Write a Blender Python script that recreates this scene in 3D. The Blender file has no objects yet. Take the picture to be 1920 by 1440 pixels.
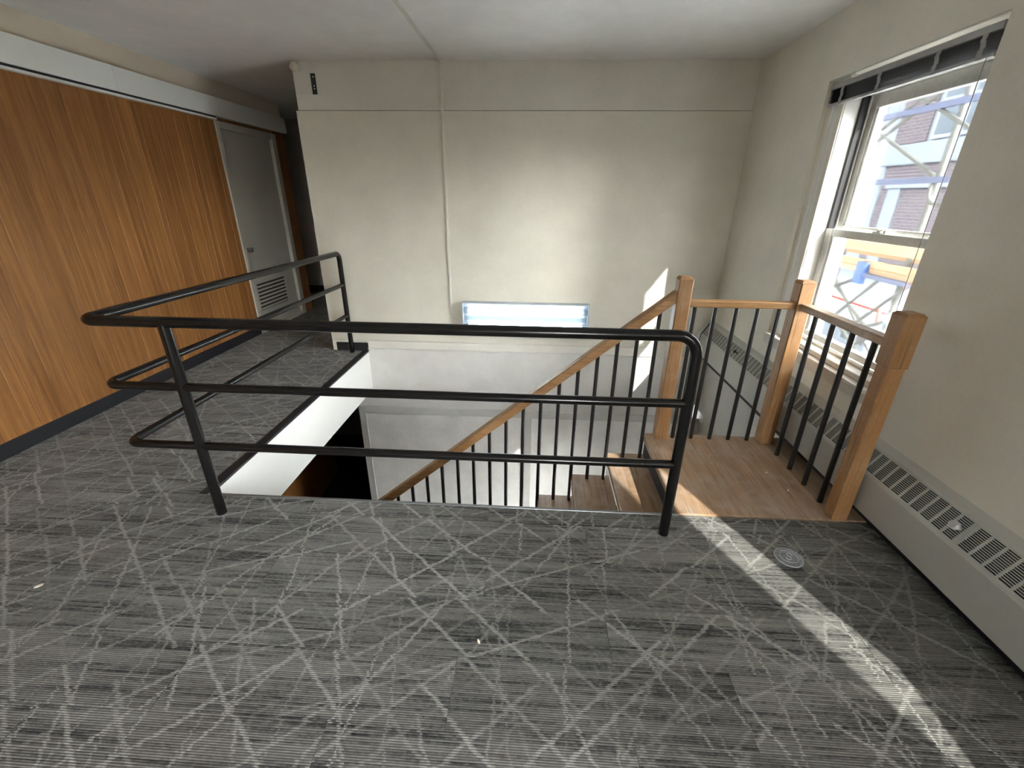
import bpy, bmesh, math, random
from mathutils import Vector, Matrix, Quaternion
random.seed(7)
sc = bpy.context.scene
C = sc.collection

# ---------------------------------------------------------------- camera
F_PX, PITCH, YAW, ROLL, CAM_H = 820.5, 0.40388, 0.0527, 0.0104, 1.5
fw = Vector((-math.sin(YAW)*math.cos(PITCH), math.cos(YAW)*math.cos(PITCH), -math.sin(PITCH)))
r0 = Vector((math.cos(YAW), math.sin(YAW), 0)); u0 = r0.cross(fw)
rr = math.cos(ROLL)*r0 + math.sin(ROLL)*u0
uu = -math.sin(ROLL)*r0 + math.cos(ROLL)*u0
cam = bpy.data.cameras.new('camera'); cam_o = bpy.data.objects.new('camera', cam); C.objects.link(cam_o)
m = Matrix((rr, uu, -fw)).transposed().to_4x4(); m.translation = Vector((0, 0, CAM_H))
cam_o.matrix_world = m
cam.sensor_width = 36; cam.lens = F_PX/1920*36; cam.clip_start = 0.02; cam.clip_end = 200
sc.camera = cam_o

# ---------------------------------------------------------------- world, sun, exposure
w = bpy.data.worlds.new('world'); sc.world = w; w.use_nodes = True
bg = w.node_tree.nodes['Background']
SUN_E = math.radians(31.7)
sky = w.node_tree.nodes.new('ShaderNodeTexSky'); sky.sky_type = 'NISHITA'; sky.sun_disc = False
sky.sun_elevation = SUN_E; sky.sun_rotation = math.atan2(0.408, -0.913); sky.dust_density = 4.0; sky.ozone_density = 1.0
hs = w.node_tree.nodes.new('ShaderNodeHueSaturation'); hs.inputs['Saturation'].default_value = 0.22
w.node_tree.links.new(sky.outputs[0], hs.inputs['Color']); w.node_tree.links.new(hs.outputs[0], bg.inputs['Color'])
bg.inputs['Strength'].default_value = 1.5
sd = Vector((-0.408*math.cos(SUN_E), 0.913*math.cos(SUN_E), -math.sin(SUN_E)))
sun = bpy.data.lights.new('sun', 'SUN'); sun.energy = 27; sun.angle = math.radians(0.6); sun.color = (1.0, 0.95, 0.87)
sun_o = bpy.data.objects.new('sun', sun); C.objects.link(sun_o)
sun_o.rotation_euler = sd.to_track_quat('-Z', 'Y').to_euler(); sun_o.location = (12, -18, 14)
sc.view_settings.view_transform = 'Standard'; sc.view_settings.look = 'None'
sc.view_settings.exposure = 2.06; sc.view_settings.gamma = 1.0; sc.view_settings.use_curve_mapping = False
sc.cycles.use_denoising = True
sc.cycles.max_bounces = 14; sc.cycles.diffuse_bounces = 8; sc.cycles.transparent_max_bounces = 12
sc.cycles.sample_clamp_indirect = 8.0

# ================================================================= material helpers
class NT:
    def __init__(s, name):
        s.m = bpy.data.materials.new(name); s.m.use_nodes = True
        s.t = s.m.node_tree; s.b = s.t.nodes['Principled BSDF']; s.out = s.t.nodes['Material Output']
    def n(s, typ, **kw):
        nd = s.t.nodes.new(typ)
        for k, v in kw.items(): setattr(nd, k, v)
        return nd
    def put(s, sock, v):
        if isinstance(v, bpy.types.NodeSocket): s.t.links.new(v, sock)
        elif v is not None: sock.default_value = v
    def math(s, op, a, b=None, c=None, clamp=False):
        nd = s.n('ShaderNodeMath', operation=op, use_clamp=clamp)
        for i, v in enumerate((a, b, c)): s.put(nd.inputs[i], v) if v is not None else None
        return nd.outputs[0]
    def vmath(s, op, a, b=None):
        nd = s.n('ShaderNodeVectorMath', operation=op); s.put(nd.inputs[0], a)
        if b is not None: s.put(nd.inputs[1], b)
        return nd.outputs[0]
    def sep(s, v):
        nd = s.n('ShaderNodeSeparateXYZ'); s.put(nd.inputs[0], v); return nd.outputs
    def comb(s, x=0, y=0, z=0):
        nd = s.n('ShaderNodeCombineXYZ')
        for i, v in enumerate((x, y, z)): s.put(nd.inputs[i], v)
        return nd.outputs[0]
    def noise(s, vec, scale, detail=2, rough=0.5, dist=0):
        nd = s.n('ShaderNodeTexNoise'); s.put(nd.inputs['Vector'], vec)
        nd.inputs['Scale'].default_value = scale; nd.inputs['Detail'].default_value = detail
        nd.inputs['Roughness'].default_value = rough; nd.inputs['Distortion'].default_value = dist
        return nd.outputs['Fac']
    def ramp(s, f, stops):
        nd = s.n('ShaderNodeValToRGB'); s.put(nd.inputs[0], f); cr = nd.color_ramp
        while len(cr.elements) < len(stops): cr.elements.new(0.5)
        for e, (p, c) in zip(cr.elements, stops): e.position = p; e.color = (*c, 1)
        return nd.outputs[0]
    def mix(s, f, a, b, mode='MIX'):
        nd = s.n('ShaderNodeMix', data_type='RGBA', blend_type=mode)
        s.put(nd.inputs[0], f)
        for sock, v in ((nd.inputs[6], a), (nd.inputs[7], b)):
            s.put(sock, (*v, 1) if isinstance(v, tuple) and len(v) == 3 else v)
        return nd.outputs[2]
    def obj(s): return s.n('ShaderNodeTexCoord').outputs['Object']
    def pos(s): return s.n('ShaderNodeNewGeometry').outputs['Position']
    def rand(s): return s.n('ShaderNodeObjectInfo').outputs['Random']
    def bump(s, h, strength=0.3, dist=0.002):
        nd = s.n('ShaderNodeBump'); nd.inputs['Strength'].default_value = strength; nd.inputs['Distance'].default_value = dist
        s.put(nd.inputs['Height'], h); s.put(s.b.inputs['Normal'], nd.outputs[0])
    def base(s, col, rough=0.5, metal=0, spec=None):
        s.put(s.b.inputs['Base Color'], (*col, 1) if isinstance(col, tuple) else col)
        s.put(s.b.inputs['Roughness'], rough); s.b.inputs['Metallic'].default_value = metal
        if spec is not None: s.b.inputs['Specular IOR Level'].default_value = spec

def paint(name, col, rough=0.5, var=0.06, scale=3.0, bump=0.08, bscale=60, spec=0.4):
    t = NT(name); p = t.pos()
    n1 = t.noise(p, scale, 4, 0.6); n2 = t.noise(p, bscale, 3, 0.6)
    f = t.math('ADD', t.math('MULTIPLY', n1, 0.7), t.math('MULTIPLY', n2, 0.3))
    lo = tuple(c*(1-var*1.6) for c in col); hi = tuple(min(1, c*(1+var)) for c in col)
    t.base(t.ramp(f, [(0.3, lo), (0.7, hi)]), rough, 0, spec); t.bump(n2, bump, 0.003)
    return t.m

def wood(name, dark, light, axis, rough=0.4, stretch=22, scale=1.6, wear=None, use_obj=False, wear_amt=0.5):
    t = NT(name); p = t.obj() if use_obj else t.pos(); r = t.rand()
    off = t.comb(t.math('MULTIPLY', r, 31.0), t.math('MULTIPLY', r, 17.0), t.math('MULTIPLY', r, 53.0))
    sc_ = [stretch]*3; sc_[axis] = 1.0
    q = t.vmath('MULTIPLY', t.vmath('ADD', p, off), tuple(sc_))
    g1 = t.noise(q, scale, 5, 0.62, 0.6); g2 = t.noise(q, scale*6, 3, 0.6)
    f = t.math('ADD', t.math('MULTIPLY', g1, 0.72), t.math('MULTIPLY', g2, 0.28))
    f = t.math('ADD', f, t.math('MULTIPLY', t.math('SUBTRACT', r, 0.5), 0.10))
    col = t.ramp(f, [(0.30, dark), (0.52, tuple((a+b)/2 for a, b in zip(dark, light))), (0.72, light)])
    if wear:
        wn = t.noise(p, 5.0, 5, 0.7, 0.4)
        wf = t.math('MULTIPLY', t.math('SMOOTHSTEP', 0.48, 0.66, wn) if False else t.math('MULTIPLY', t.math('SUBTRACT', wn, 0.44, clamp=True), 4.0, clamp=True), wear_amt)
        col = t.mix(wf, col, wear)
        scr = t.vmath('MULTIPLY', p, tuple([160 if i != axis else 3.0 for i in range(3)]))
        sn = t.noise(scr, 1.0, 2, 0.5)
        col = t.mix(t.math('MULTIPLY', t.math('SUBTRACT', sn, 0.56, clamp=True), 4.0, clamp=True), col, tuple(c*0.35 for c in dark))
    t.base(col, t.math('ADD', rough, t.math('MULTIPLY', g2, 0.2)), 0, 0.45); t.bump(f, 0.12, 0.002)
    return t.m

def simple(name, col, rough=0.5, metal=0, spec=0.5, n=40, amt=0.08):
    t = NT(name); nn = t.noise(t.pos(), n, 3, 0.6)
    t.base(t.ramp(nn, [(0.3, tuple(c*(1-amt) for c in col)), (0.7, tuple(min(1, c*(1+amt)) for c in col))]), rough, metal, spec)
    return t.m

def emit(name, col, strength):
    t = NT(name); t.base((0.9, 0.9, 0.9), 0.4)
    t.b.inputs['Emission Color'].default_value = (*col, 1); t.b.inputs['Emission Strength'].default_value = strength
    return t.m

def glass(name, tint=(0.97, 0.99, 1.0), refl=0.06, haze=0.0):
    t = NT(name); tr = t.n('ShaderNodeBsdfTransparent'); tr.inputs[0].default_value = (*tint, 1)
    gl = t.n('ShaderNodeBsdfGlossy'); gl.inputs['Roughness'].default_value = 0.02
    fr = t.n('ShaderNodeFresnel'); fr.inputs[0].default_value = 1.35
    mx = t.n('ShaderNodeMixShader'); t.put(mx.inputs[0], t.math('MULTIPLY', fr.outputs[0], 0.9)); t.put(mx.inputs[1], tr.outputs[0]); t.put(mx.inputs[2], gl.outputs[0])
    outp = mx.outputs[0]
    if haze:
        df = t.n('ShaderNodeBsdfTranslucent'); df.inputs[0].default_value = (0.9, 0.95, 1, 1)
        m2 = t.n('ShaderNodeMixShader'); m2.inputs[0].default_value = haze
        t.put(m2.inputs[1], outp); t.put(m2.inputs[2], df.outputs[0]); outp = m2.outputs[0]
    t.t.links.new(outp, t.out.inputs['Surface'])
    return t.m

def carpet_material(name):
    t = NT(name); o = t.obj(); r = t.rand()
    w1 = t.n('ShaderNodeTexWhiteNoise', noise_dimensions='1D'); t.put(w1.inputs['W'], t.math('MULTIPLY', r, 917.0))
    sx, sy, sz = t.sep(w1.outputs['Color'])
    x0, y0, _ = t.sep(o)
    fuzz = t.n('ShaderNodeTexNoise'); t.put(fuzz.inputs['Vector'], t.pos()); fuzz.inputs['Scale'].default_value = 110; fuzz.inputs['Detail'].default_value = 1
    fx, fy, _ = t.sep(fuzz.outputs['Color'])
    # yarn rows running along the plank
    Yo = t.math('ADD', y0, t.math('MULTIPLY', sy, 40.0)); Xo = t.math('ADD', x0, t.math('MULTIPLY', sx, 40.0))
    yr = t.math('MULTIPLY', Yo, 148.0)
    row = t.math('FLOOR', yr)
    rp = t.math('ABSOLUTE', t.math('SUBTRACT', t.math('FRACT', yr), 0.5))
    wr = t.n('ShaderNodeTexWhiteNoise', noise_dimensions='1D'); t.put(wr.inputs['W'], row)
    # the lattice runs on across the planks, only slightly shifted from one to the next
    px_, py_, _ = t.sep(t.pos())
    jag = t.math('MULTIPLY', t.math('SUBTRACT', wr.outputs['Value'], 0.5), 0.011)
    X = t.math('ADD', t.math('ADD', px_, t.math('ADD', jag, t.math('MULTIPLY', sx, 0.05))), t.math('MULTIPLY', t.math('SUBTRACT', fx, 0.5), 0.016))
    Y = t.math('ADD', py_, t.math('MULTIPLY', t.math('SUBTRACT', fy, 0.5), 0.006))
    total = None
    fams = [(41, 8.4, 0.0088), (-40, 8.2, 0.0088), (60, 3.8, 0.0075), (-63, 4.0, 0.0075), (88, 4.6, 0.0058), (-78, 3.4, 0.0058), (22, 2.6, 0.007)]
    for i, (ang, fr, wd) in enumerate(fams):
        a = math.radians(ang)
        nrm = t.math('ADD', t.math('MULTIPLY', X, -math.sin(a)), t.math('MULTIPLY', Y, math.cos(a)))
        alg = t.math('ADD', t.math('MULTIPLY', X, math.cos(a)), t.math('MULTIPLY', Y, math.sin(a)))
        u = t.math('MULTIPLY', nrm, fr); c = t.math('FLOOR', u)
        wn = t.n('ShaderNodeTexWhiteNoise', noise_dimensions='1D'); t.put(wn.inputs['W'], t.math('ADD', c, i*37.3))
        d = t.math('ABSOLUTE', t.math('SUBTRACT', t.math('FRACT', u), t.math('ADD', 0.25, t.math('MULTIPLY', wn.outputs['Value'], 0.5))))
        d = t.math('DIVIDE', d, fr)
        ln = t.math('SUBTRACT', 1.6, t.math('DIVIDE', d, wd*0.62), clamp=True)
        sg = t.n('ShaderNodeTexWhiteNoise', noise_dimensions='2D')
        t.put(sg.inputs['Vector'], t.comb(c, t.math('FLOOR', t.math('ADD', t.math('MULTIPLY', alg, 1.7), t.math('MULTIPLY', wn.outputs['Value'], 7.0))), 0))
        mk = t.math('MULTIPLY', t.math('SUBTRACT', sg.outputs['Value'], 0.16, clamp=True), 1.5, clamp=True)
        ln = t.math('MULTIPLY', ln, mk)
        total = ln if total is None else t.math('MAXIMUM', total, ln)
    dash = t.noise(t.comb(t.math('ADD', t.math('MULTIPLY', Xo, 55.0), t.math('MULTIPLY', wr.outputs['Value'], 50.0)), t.math('MULTIPLY', row, 3.7), 0), 1.0, 1, 0.5)
    band = t.noise(t.comb(t.math('MULTIPLY', Xo, 1.3), t.math('MULTIPLY', Yo, 17.0), 0), 1.0, 3, 0.65)
    strk = t.noise(t.comb(t.math('ADD', t.math('MULTIPLY', Xo, 2.6), t.math('MULTIPLY', wr.outputs['Value'], 9.0)), t.math('MULTIPLY', row, 5.3), 0), 1.0, 2, 0.6)
    v = t.math('ADD', t.math('MULTIPLY', band, 0.46), t.math('ADD', t.math('MULTIPLY', strk, 0.46), t.math('MULTIPLY', dash, 0.18)))
    basec = t.ramp(v, [(0.41, (0.008, 0.008, 0.0085)), (0.48, (0.062, 0.061, 0.057)), (0.545, (0.145, 0.142, 0.129)), (0.66, (0.225, 0.220, 0.20))])
    warm = t.noise(t.pos(), 2.3, 3, 0.6)
    basec = t.mix(t.math('MULTIPLY', t.math('SUBTRACT', warm, 0.5, clamp=True), 1.6, clamp=True), basec, (0.175, 0.155, 0.13))
    lf = t.math('MULTIPLY', total, t.math('ADD', 0.30, t.math('MULTIPLY', dash, 1.05), clamp=True), clamp=True)
    lf = t.math('MULTIPLY', lf, t.math('SUBTRACT', 1.0, t.math('MULTIPLY', rp, 0.7)))
    col = t.mix(lf, basec, (0.40, 0.392, 0.358))
    col = t.mix(t.math('MULTIPLY', t.math('SUBTRACT', rp, 0.22, clamp=True), 2.6, clamp=True), col, (0.035, 0.035, 0.034))
    val = t.math('ADD', 0.86, t.math('MULTIPLY', sz, 0.28))
    col = t.mix(1.0, col, t.comb(val, val, val), 'MULTIPLY')
    t.base(col, 0.95, 0, 0.15)
    t.b.inputs['Sheen Weight'].default_value = 0.15
    t.bump(t.math('ADD', t.math('MULTIPLY', rp, -0.8), dash), 0.6, 0.004)
    return t.m

M = {}
M['carpet'] = carpet_material('carpet')
M['far_upper'] = paint('far wall upper paint', (0.62, 0.60, 0.54), 0.55)
M['far_cream'] = paint('far wall cream paint', (0.60, 0.58, 0.50), 0.35, spec=0.5)
M['far_white'] = paint('stairwell white paint', (0.60, 0.59, 0.555), 0.28, scale=5, spec=0.5)
M['fascia'] = paint('fascia white paint', (0.86, 0.855, 0.81), 0.45, var=0.02)
M['right'] = paint('right wall paint', (0.72, 0.705, 0.62), 0.5)
M['ceiling'] = paint('ceiling paint', (0.78, 0.78, 0.76), 0.8, bump=0.15, bscale=120)
M['left_cream'] = paint('left frieze paint', (0.60, 0.53, 0.43), 0.6)
M['band'] = paint('white valance', (0.74, 0.76, 0.73), 0.45, var=0.03)
M['corridor'] = paint('corridor grey paint', (0.46, 0.43, 0.40), 0.7)
M['door'] = paint('beige door paint', (0.50, 0.485, 0.43), 0.45)
M['lower_panel'] = paint('lower panel paint', (0.84, 0.83, 0.79), 0.32, scale=4, var=0.1)
M['black_rubber'] = simple('black rubber', (0.012, 0.012, 0.015), 0.5)
M['dark'] = simple('dark paint and shade', (0.02, 0.02, 0.022), 0.6)  # near-black; also stands for shade in seam, louvre and grille
M['panel_wood'] = wood('panelling wood', (0.148, 0.057, 0.014), (0.37, 0.168, 0.048), 2, 0.36, 26, 1.5, use_obj=False)
M['newel'] = wood('newel wood', (0.255, 0.123, 0.042), (0.37, 0.19, 0.07), 2, 0.38, 14, 1.3, wear=(0.52, 0.36, 0.22), wear_amt=0.35)
M['rail_x'] = wood('handrail wood x', (0.25, 0.118, 0.04), (0.43, 0.235, 0.09), 0, 0.32, 20, 1.6, wear=(0.55, 0.38, 0.22), wear_amt=0.3)
M['rail_y'] = wood('handrail wood y', (0.24, 0.13, 0.06), (0.46, 0.30, 0.16), 1, 0.34, 20, 1.6, wear=(0.58, 0.46, 0.33), wear_amt=0.6)
M['tread'] = wood('tread oak', (0.23, 0.14, 0.078), (0.49, 0.32, 0.19), 1, 0.34, 16, 1.4, wear=(0.46, 0.36, 0.29), wear_amt=0.8)
M['heater'] = paint('heater enamel', (0.47, 0.475, 0.44), 0.38, var=0.04, bump=0.03)
M['win_white'] = paint('window white paint', (0.78, 0.79, 0.76), 0.4, var=0.04)
M['win_alu'] = simple('window aluminium', (0.56, 0.56, 0.52), 0.4, 0.15)
M['sill'] = paint('sill paint', (0.62, 0.585, 0.52), 0.4, var=0.1, scale=9)
M['blind'] = simple('blind slat', (0.028, 0.030, 0.034), 0.5)
M['headrail'] = simple('blind headrail', (0.36, 0.365, 0.365), 0.4, 0.1)
M['tape'] = simple('ladder tape', (0.30, 0.30, 0.29), 0.8)
M['glass'] = glass('window glass')
M['steel'] = simple('galvanised tube', (0.10, 0.105, 0.10), 0.5, 0.2)
M['blue_bar'] = simple('blue grey bar', (0.08, 0.10, 0.19), 0.5)
M['fixture'] = simple('white enamel', (0.40, 0.46, 0.50), 0.3)
M['white'] = simple('white paint', (0.72, 0.73, 0.72), 0.4)
M['far_frame'] = simple('far window frame', (0.52, 0.56, 0.60), 0.5)
M['tube'] = emit('fluorescent tube', (0.86, 0.95, 1.0), 5.0)
M['socket'] = simple('lamp socket', (0.22, 0.28, 0.34), 0.4)
M['conduit'] = paint('conduit paint', (0.62, 0.60, 0.53), 0.4)
M['plaster'] = paint('plaster lump', (0.55, 0.51, 0.42), 0.8, bump=0.6, bscale=40)
M['metal_edge'] = simple('metal edge strip', (0.30, 0.31, 0.32), 0.35, 0.8)
M['knob'] = simple('valve knob', (0.55, 0.56, 0.55), 0.3, 0.3)
M['plank_out'] = wood('scaffold plank', (0.28, 0.19, 0.12), (0.50, 0.37, 0.25), 1, 0.7, 14, 1.2)
M['blue_tape'] = simple('blue tape', (0.06, 0.12, 0.36), 0.5)
M['stone'] = paint('pale facade stone', (0.46, 0.50, 0.55), 0.8, var=0.05, scale=0.8)
M['red'] = simple('red edge paint', (0.45, 0.10, 0.08), 0.5)
M['asphalt'] = paint('street', (0.45, 0.46, 0.48), 0.9)
M['pane_far'] = simple('far window pane', (0.14, 0.18, 0.22), 0.1)
M['scrap'] = simple('paper scrap', (0.85, 0.80, 0.70), 0.7)

def pipe_paint():
    t = NT('black pipe enamel'); p = t.pos()
    n1 = t.noise(p, 60, 3, 0.6); chips = t.noise(p, 95, 1, 0.4)
    col = t.mix(t.math('GREATER_THAN', chips, 0.85), (0.006, 0.0055, 0.0055), (0.45, 0.44, 0.42))
    t.base(col, t.math('ADD', 0.16, t.math('MULTIPLY', n1, 0.08)), 0, 0.4); t.bump(n1, 0.04, 0.001)
    return t.m
M['pipe'] = pipe_paint()
M['baluster'] = simple('baluster enamel', (0.014, 0.013, 0.013), 0.32)

def brick_mat():
    t = NT('far brickwork'); p = t.pos(); x, y, z = t.sep(p)
    b = t.n('ShaderNodeTexBrick'); t.put(b.inputs['Vector'], t.comb(y, z, 0)); b.inputs['Scale'].default_value = 1.0
    b.inputs['Brick Width'].default_value = 0.22; b.inputs['Row Height'].default_value = 0.075; b.inputs['Mortar Size'].default_value = 0.010
    b.inputs['Color1'].default_value = (0.20, 0.15, 0.16, 1); b.inputs['Color2'].default_value = (0.25, 0.19, 0.195, 1); b.inputs['Mortar'].default_value = (0.36, 0.35, 0.37, 1)
    t.base(b.outputs['Color'], 0.9); return t.m
M['brick'] = brick_mat()

def lid_mat():
    t = NT('clear plastic'); t.base((0.80, 0.84, 0.88), 0.12, 0, 0.6)
    tr = t.n('ShaderNodeBsdfTransparent'); mx = t.n('ShaderNodeMixShader'); mx.inputs[0].default_value = 0.80
    t.t.links.new(t.b.outputs[0], mx.inputs[1]); t.t.links.new(tr.outputs[0], mx.inputs[2]); t.t.links.new(mx.outputs[0], t.out.inputs['Surface'])
    return t.m
M['lid'] = lid_mat()
M['lid_ridge'] = simple('plastic ridge', (0.42, 0.45, 0.48), 0.15)

# ================================================================= geometry helpers
def box(bm, x0, x1, y0, y1, z0, z1, bev=0.0, seg=2):
    vs = [bm.verts.new(p) for p in ((x0,y0,z0),(x1,y0,z0),(x1,y1,z0),(x0,y1,z0),(x0,y0,z1),(x1,y0,z1),(x1,y1,z1),(x0,y1,z1))]
    fs = [bm.faces.new([vs[i] for i in f]) for f in ((0,3,2,1),(4,5,6,7),(0,1,5,4),(1,2,6,5),(2,3,7,6),(3,0,4,7))]
    if bev:
        es = list({e for f in fs for e in f.edges})
        bmesh.ops.bevel(bm, geom=es, offset=bev, segments=seg, affect='EDGES', profile=0.5)
    return vs

def prism(bm, poly, a0, a1, axis=1):
    """extrude polygon: axis=1 -> poly is (x,z) along y; axis=0 -> poly (y,z) along x; axis=2 -> poly (x,y) along z"""
    def P(u, v, a): return ((u, a, v), (a, u, v), (u, v, a))[{1:0, 0:1, 2:2}[axis]]
    A = [bm.verts.new(P(u, v, a0)) for u, v in poly]; B = [bm.verts.new(P(u, v, a1)) for u, v in poly]
    n = len(poly)
    bm.faces.new(A); bm.faces.new(B[::-1])
    for i in range(n): bm.faces.new((A[i], B[i], B[(i+1) % n], A[(i+1) % n]))

def fillet(pts, radii, n=7):
    out = [Vector(pts[0])]
    for i in range(1, len(pts)-1):
        p0, p, p1 = Vector(pts[i-1]), Vector(pts[i]), Vector(pts[i+1]); r = radii[i-1]
        if r <= 0: out.append(p); continue
        d0 = (p0-p).normalized(); d1 = (p1-p).normalized(); ang = d0.angle(d1)
        L = r/math.tan(ang/2); a = p+d0*L; b = p+d1*L
        cdir = (d0+d1).normalized(); c = p + cdir*(r/math.sin(ang/2))
        va, vb = a-c, b-c; tot = va.angle(vb); ax = va.cross(vb).normalized()
        for k in range(n+1): out.append(c + Quaternion(ax, tot*k/n) @ va)
    out.append(Vector(pts[-1])); return out

def tube(bm, pts, r, seg=16, cap=True):
    pts = [Vector(p) for p in pts]; rings = []
    d = (pts[1]-pts[0]).normalized()
    up = Vector((0,0,1)) if abs(d.z) < 0.9 else Vector((1,0,0))
    nrm = d.cross(up).normalized()
    for i, p in enumerate(pts):
        dn = (pts[min(i+1, len(pts)-1)] - pts[max(i-1, 0)]).normalized()
        q = d.rotation_difference(dn); nrm = q @ nrm; d = dn; bn = d.cross(nrm)
        rings.append([bm.verts.new(p + r*(math.cos(2*math.pi*k/seg)*nrm + math.sin(2*math.pi*k/seg)*bn)) for k in range(seg)])
    for a, b in zip(rings, rings[1:]):
        for k in range(seg): bm.faces.new((a[k], a[(k+1) % seg], b[(k+1) % seg], b[k]))
    if cap: bm.faces.new(rings[0][::-1]); bm.faces.new(rings[-1])

def lathe(bm, prof, centre, axis=Vector((0,0,1)), seg=32):
    axis = axis.normalized(); t = axis.cross(Vector((1,0,0)) if abs(axis.x) < .9 else Vector((0,1,0))).normalized(); b = axis.cross(t)
    rings = []
    for r, h in prof:
        rings.append([bm.verts.new(Vector(centre) + axis*h + r*(math.cos(2*math.pi*k/seg)*t + math.sin(2*math.pi*k/seg)*b)) for k in range(seg)])
    for a, c in zip(rings, rings[1:]):
        for k in range(seg): bm.faces.new((a[k], a[(k+1) % seg], c[(k+1) % seg], c[k]))
    bm.faces.new(rings[0][::-1]); bm.faces.new(rings[-1])

def mesh(name, fn, mat, parent=None, smooth=None, origin=None):
    bm = bmesh.new(); fn(bm)
    bmesh.ops.recalc_face_normals(bm, faces=bm.faces[:])
    if origin is not None: bmesh.ops.translate(bm, verts=bm.verts[:], vec=-Vector(origin))
    me = bpy.data.meshes.new(name); bm.to_mesh(me); bm.free()
    me.materials.append(M[mat] if isinstance(mat, str) else mat)
    if smooth is not None:
        me.shade_smooth()
        bpy_set_sharp(me, smooth)
    o = bpy.data.objects.new(name, me); C.objects.link(o)
    if origin is not None: o.location = origin
    if parent is not None:
        o.parent = parent
        o.location = Vector(o.location) - world_loc(parent)
    return o

def bpy_set_sharp(me, ang):
    me.set_sharp_from_angle(angle=math.radians(ang))

def world_loc(o):
    v = Vector(o.location)
    while o.parent is not None: o = o.parent; v += Vector(o.location)
    return v

def boxes(name, lst, mat, parent=None, bev=0.0, origin=None):
    def fn(bm):
        for b in lst: box(bm, *b, bev)
    return mesh(name, fn, mat, parent, origin=origin)

def tag(o, label, cat, group=None, kind=None):
    o['label'] = label; o['category'] = cat
    if group: o['group'] = group
    if kind: o['kind'] = kind
    return o

def thing(name, label, cat, loc=(0,0,0), group=None, kind=None):
    o = bpy.data.objects.new(name, None); C.objects.link(o); o.location = loc; o.empty_display_size = 0.1
    return tag(o, label, cat, group, kind)

# ================================================================= dimensions
XL, XR = -3.2, 1.73            # left and right wall faces
YF, YN = 4.28, 1.86            # far wall face, near edge of the stair opening
XO = -1.74                     # left edge of the opening
ZC = 2.52                      # ceiling
YB = -5.0                      # rear wall
ZL = -2.75                     # lower floor

# ================================================================= setting
floor = boxes('floor', [(XL, XR, YB, YN-0.004, -0.30, -0.014), (XL, XO-0.012, YN-0.004, YF, -0.44, -0.014), (-5.0, -2.114, YF, 7.2, -0.30, -0.014)], 'dark')
tag(floor, 'grey patterned plank carpet floor around the stair opening', 'floor', kind='structure')

# carpet planks
PW, PL = 0.2355, 0.94
plank_cache = {}
def plank(x0, x1, y0, y1):
    key = (round(x1-x0, 3), round(y1-y0, 3)); c = ((x0+x1)/2, (y0+y1)/2, 0)
    if key not in plank_cache:
        bm = bmesh.new(); hx, hy = key[0]/2-0.0005, key[1]/2-0.0005
        box(bm, -hx, hx, -hy, hy, -0.013, 0.0, 0.0012, 1)
        bmesh.ops.recalc_face_normals(bm, faces=bm.faces[:])
        me = bpy.data.meshes.new('carpet_plank'); bm.to_mesh(me); bm.free(); me.materials.append(M['carpet']); plank_cache[key] = me
    o = bpy.data.objects.new('carpet_plank', plank_cache[key]); C.objects.link(o); o.parent = floor; o.location = c
def plank_rows(xa, xb, ya, yb, row_y0, shift0):
    k0 = math.floor((ya-row_y0)/PW)
    k = k0
    while row_y0 + k*PW < yb - 1e-6:
        y0, y1 = max(ya, row_y0+k*PW), min(yb, row_y0+(k+1)*PW)
        s = shift0 + (k % 2)*0.514 + (k % 3)*0.03
        j = math.floor((xa-s)/PL)
        while s + j*PL < xb - 1e-6:
            x0, x1 = max(xa, s+j*PL), min(xb, s+(j+1)*PL)
            if x1-x0 > 0.004 and y1-y0 > 0.004: plank(x0, x1, y0, y1)
            j += 1
        k += 1
plank_rows(XL, XR, -0.15, YN-0.004, 0.80, -0.237)
plank_rows(XL, XO-0.055, YN-0.004, YF, 0.80, -0.237)
plank_rows(-4.2, -2.114, YF, 7.2, 0.80, -0.237)
boxes('carpet_field', [(XL, XR, YB, -0.15, -0.0135, 0.0)], 'carpet', floor)
boxes('edge_strip', [(XO-0.055, XO+0.004, YN-0.003, YF-0.006, -0.013, 0.004)], 'black_rubber', floor, 0.002)
boxes('edge_strip', [(XO-0.004, 0.765, YN-0.012, YN+0.004, -0.03, 0.005)], 'metal_edge', floor, 0.002)

ceil = boxes('ceiling', [(-5.0, XR+0.3, YB, 7.2, ZC, ZC+0.2)], 'ceiling'); tag(ceil, 'grey white plaster ceiling over the stairwell', 'ceiling', kind='structure')

# ---- far wall
wf = boxes('wall_far', [(-2.095, XR, YF+0.008, YF+0.17, 2.171, ZC)], 'far_upper'); tag(wf, 'cream far wall above the stairwell with white top band', 'wall', kind='structure')
boxes('joint_shade', [(-2.09, XR, YF+0.035, YF+0.17, 2.15, 2.19)], 'dark', wf)  # dark backing in the open seam draws its shadow line
boxes('wall_panel', [(-2.114, XR, YF, YF+0.17, 0.113, 2.166), (-2.114, XO, YF, YF+0.17, -0.3, 0.113)], 'far_cream', wf, 0.0015)
boxes('ledge_strip', [(XO, XR, YF-0.006, YF+0.17, 0.031, 0.111)], 'far_upper', wf, 0.002)
boxes('bottom_lip', [(XO, XR, YF-0.016, YF+0.17, 0.018, 0.032)], 'far_white', wf, 0.003)
boxes('lower_band', [(XO, XR-0.02, YF+0.002, YF+0.17, -0.65, 0.018), (-1.935, XO, YF+0.002, YF+0.17, -0.65, -0.44)], 'far_white', wf)
boxes('lower_lip', [(-1.935, XR-0.02, YF-0.008, YF+0.17, -0.668, -0.648)], 'far_white', wf, 0.003)
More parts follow.
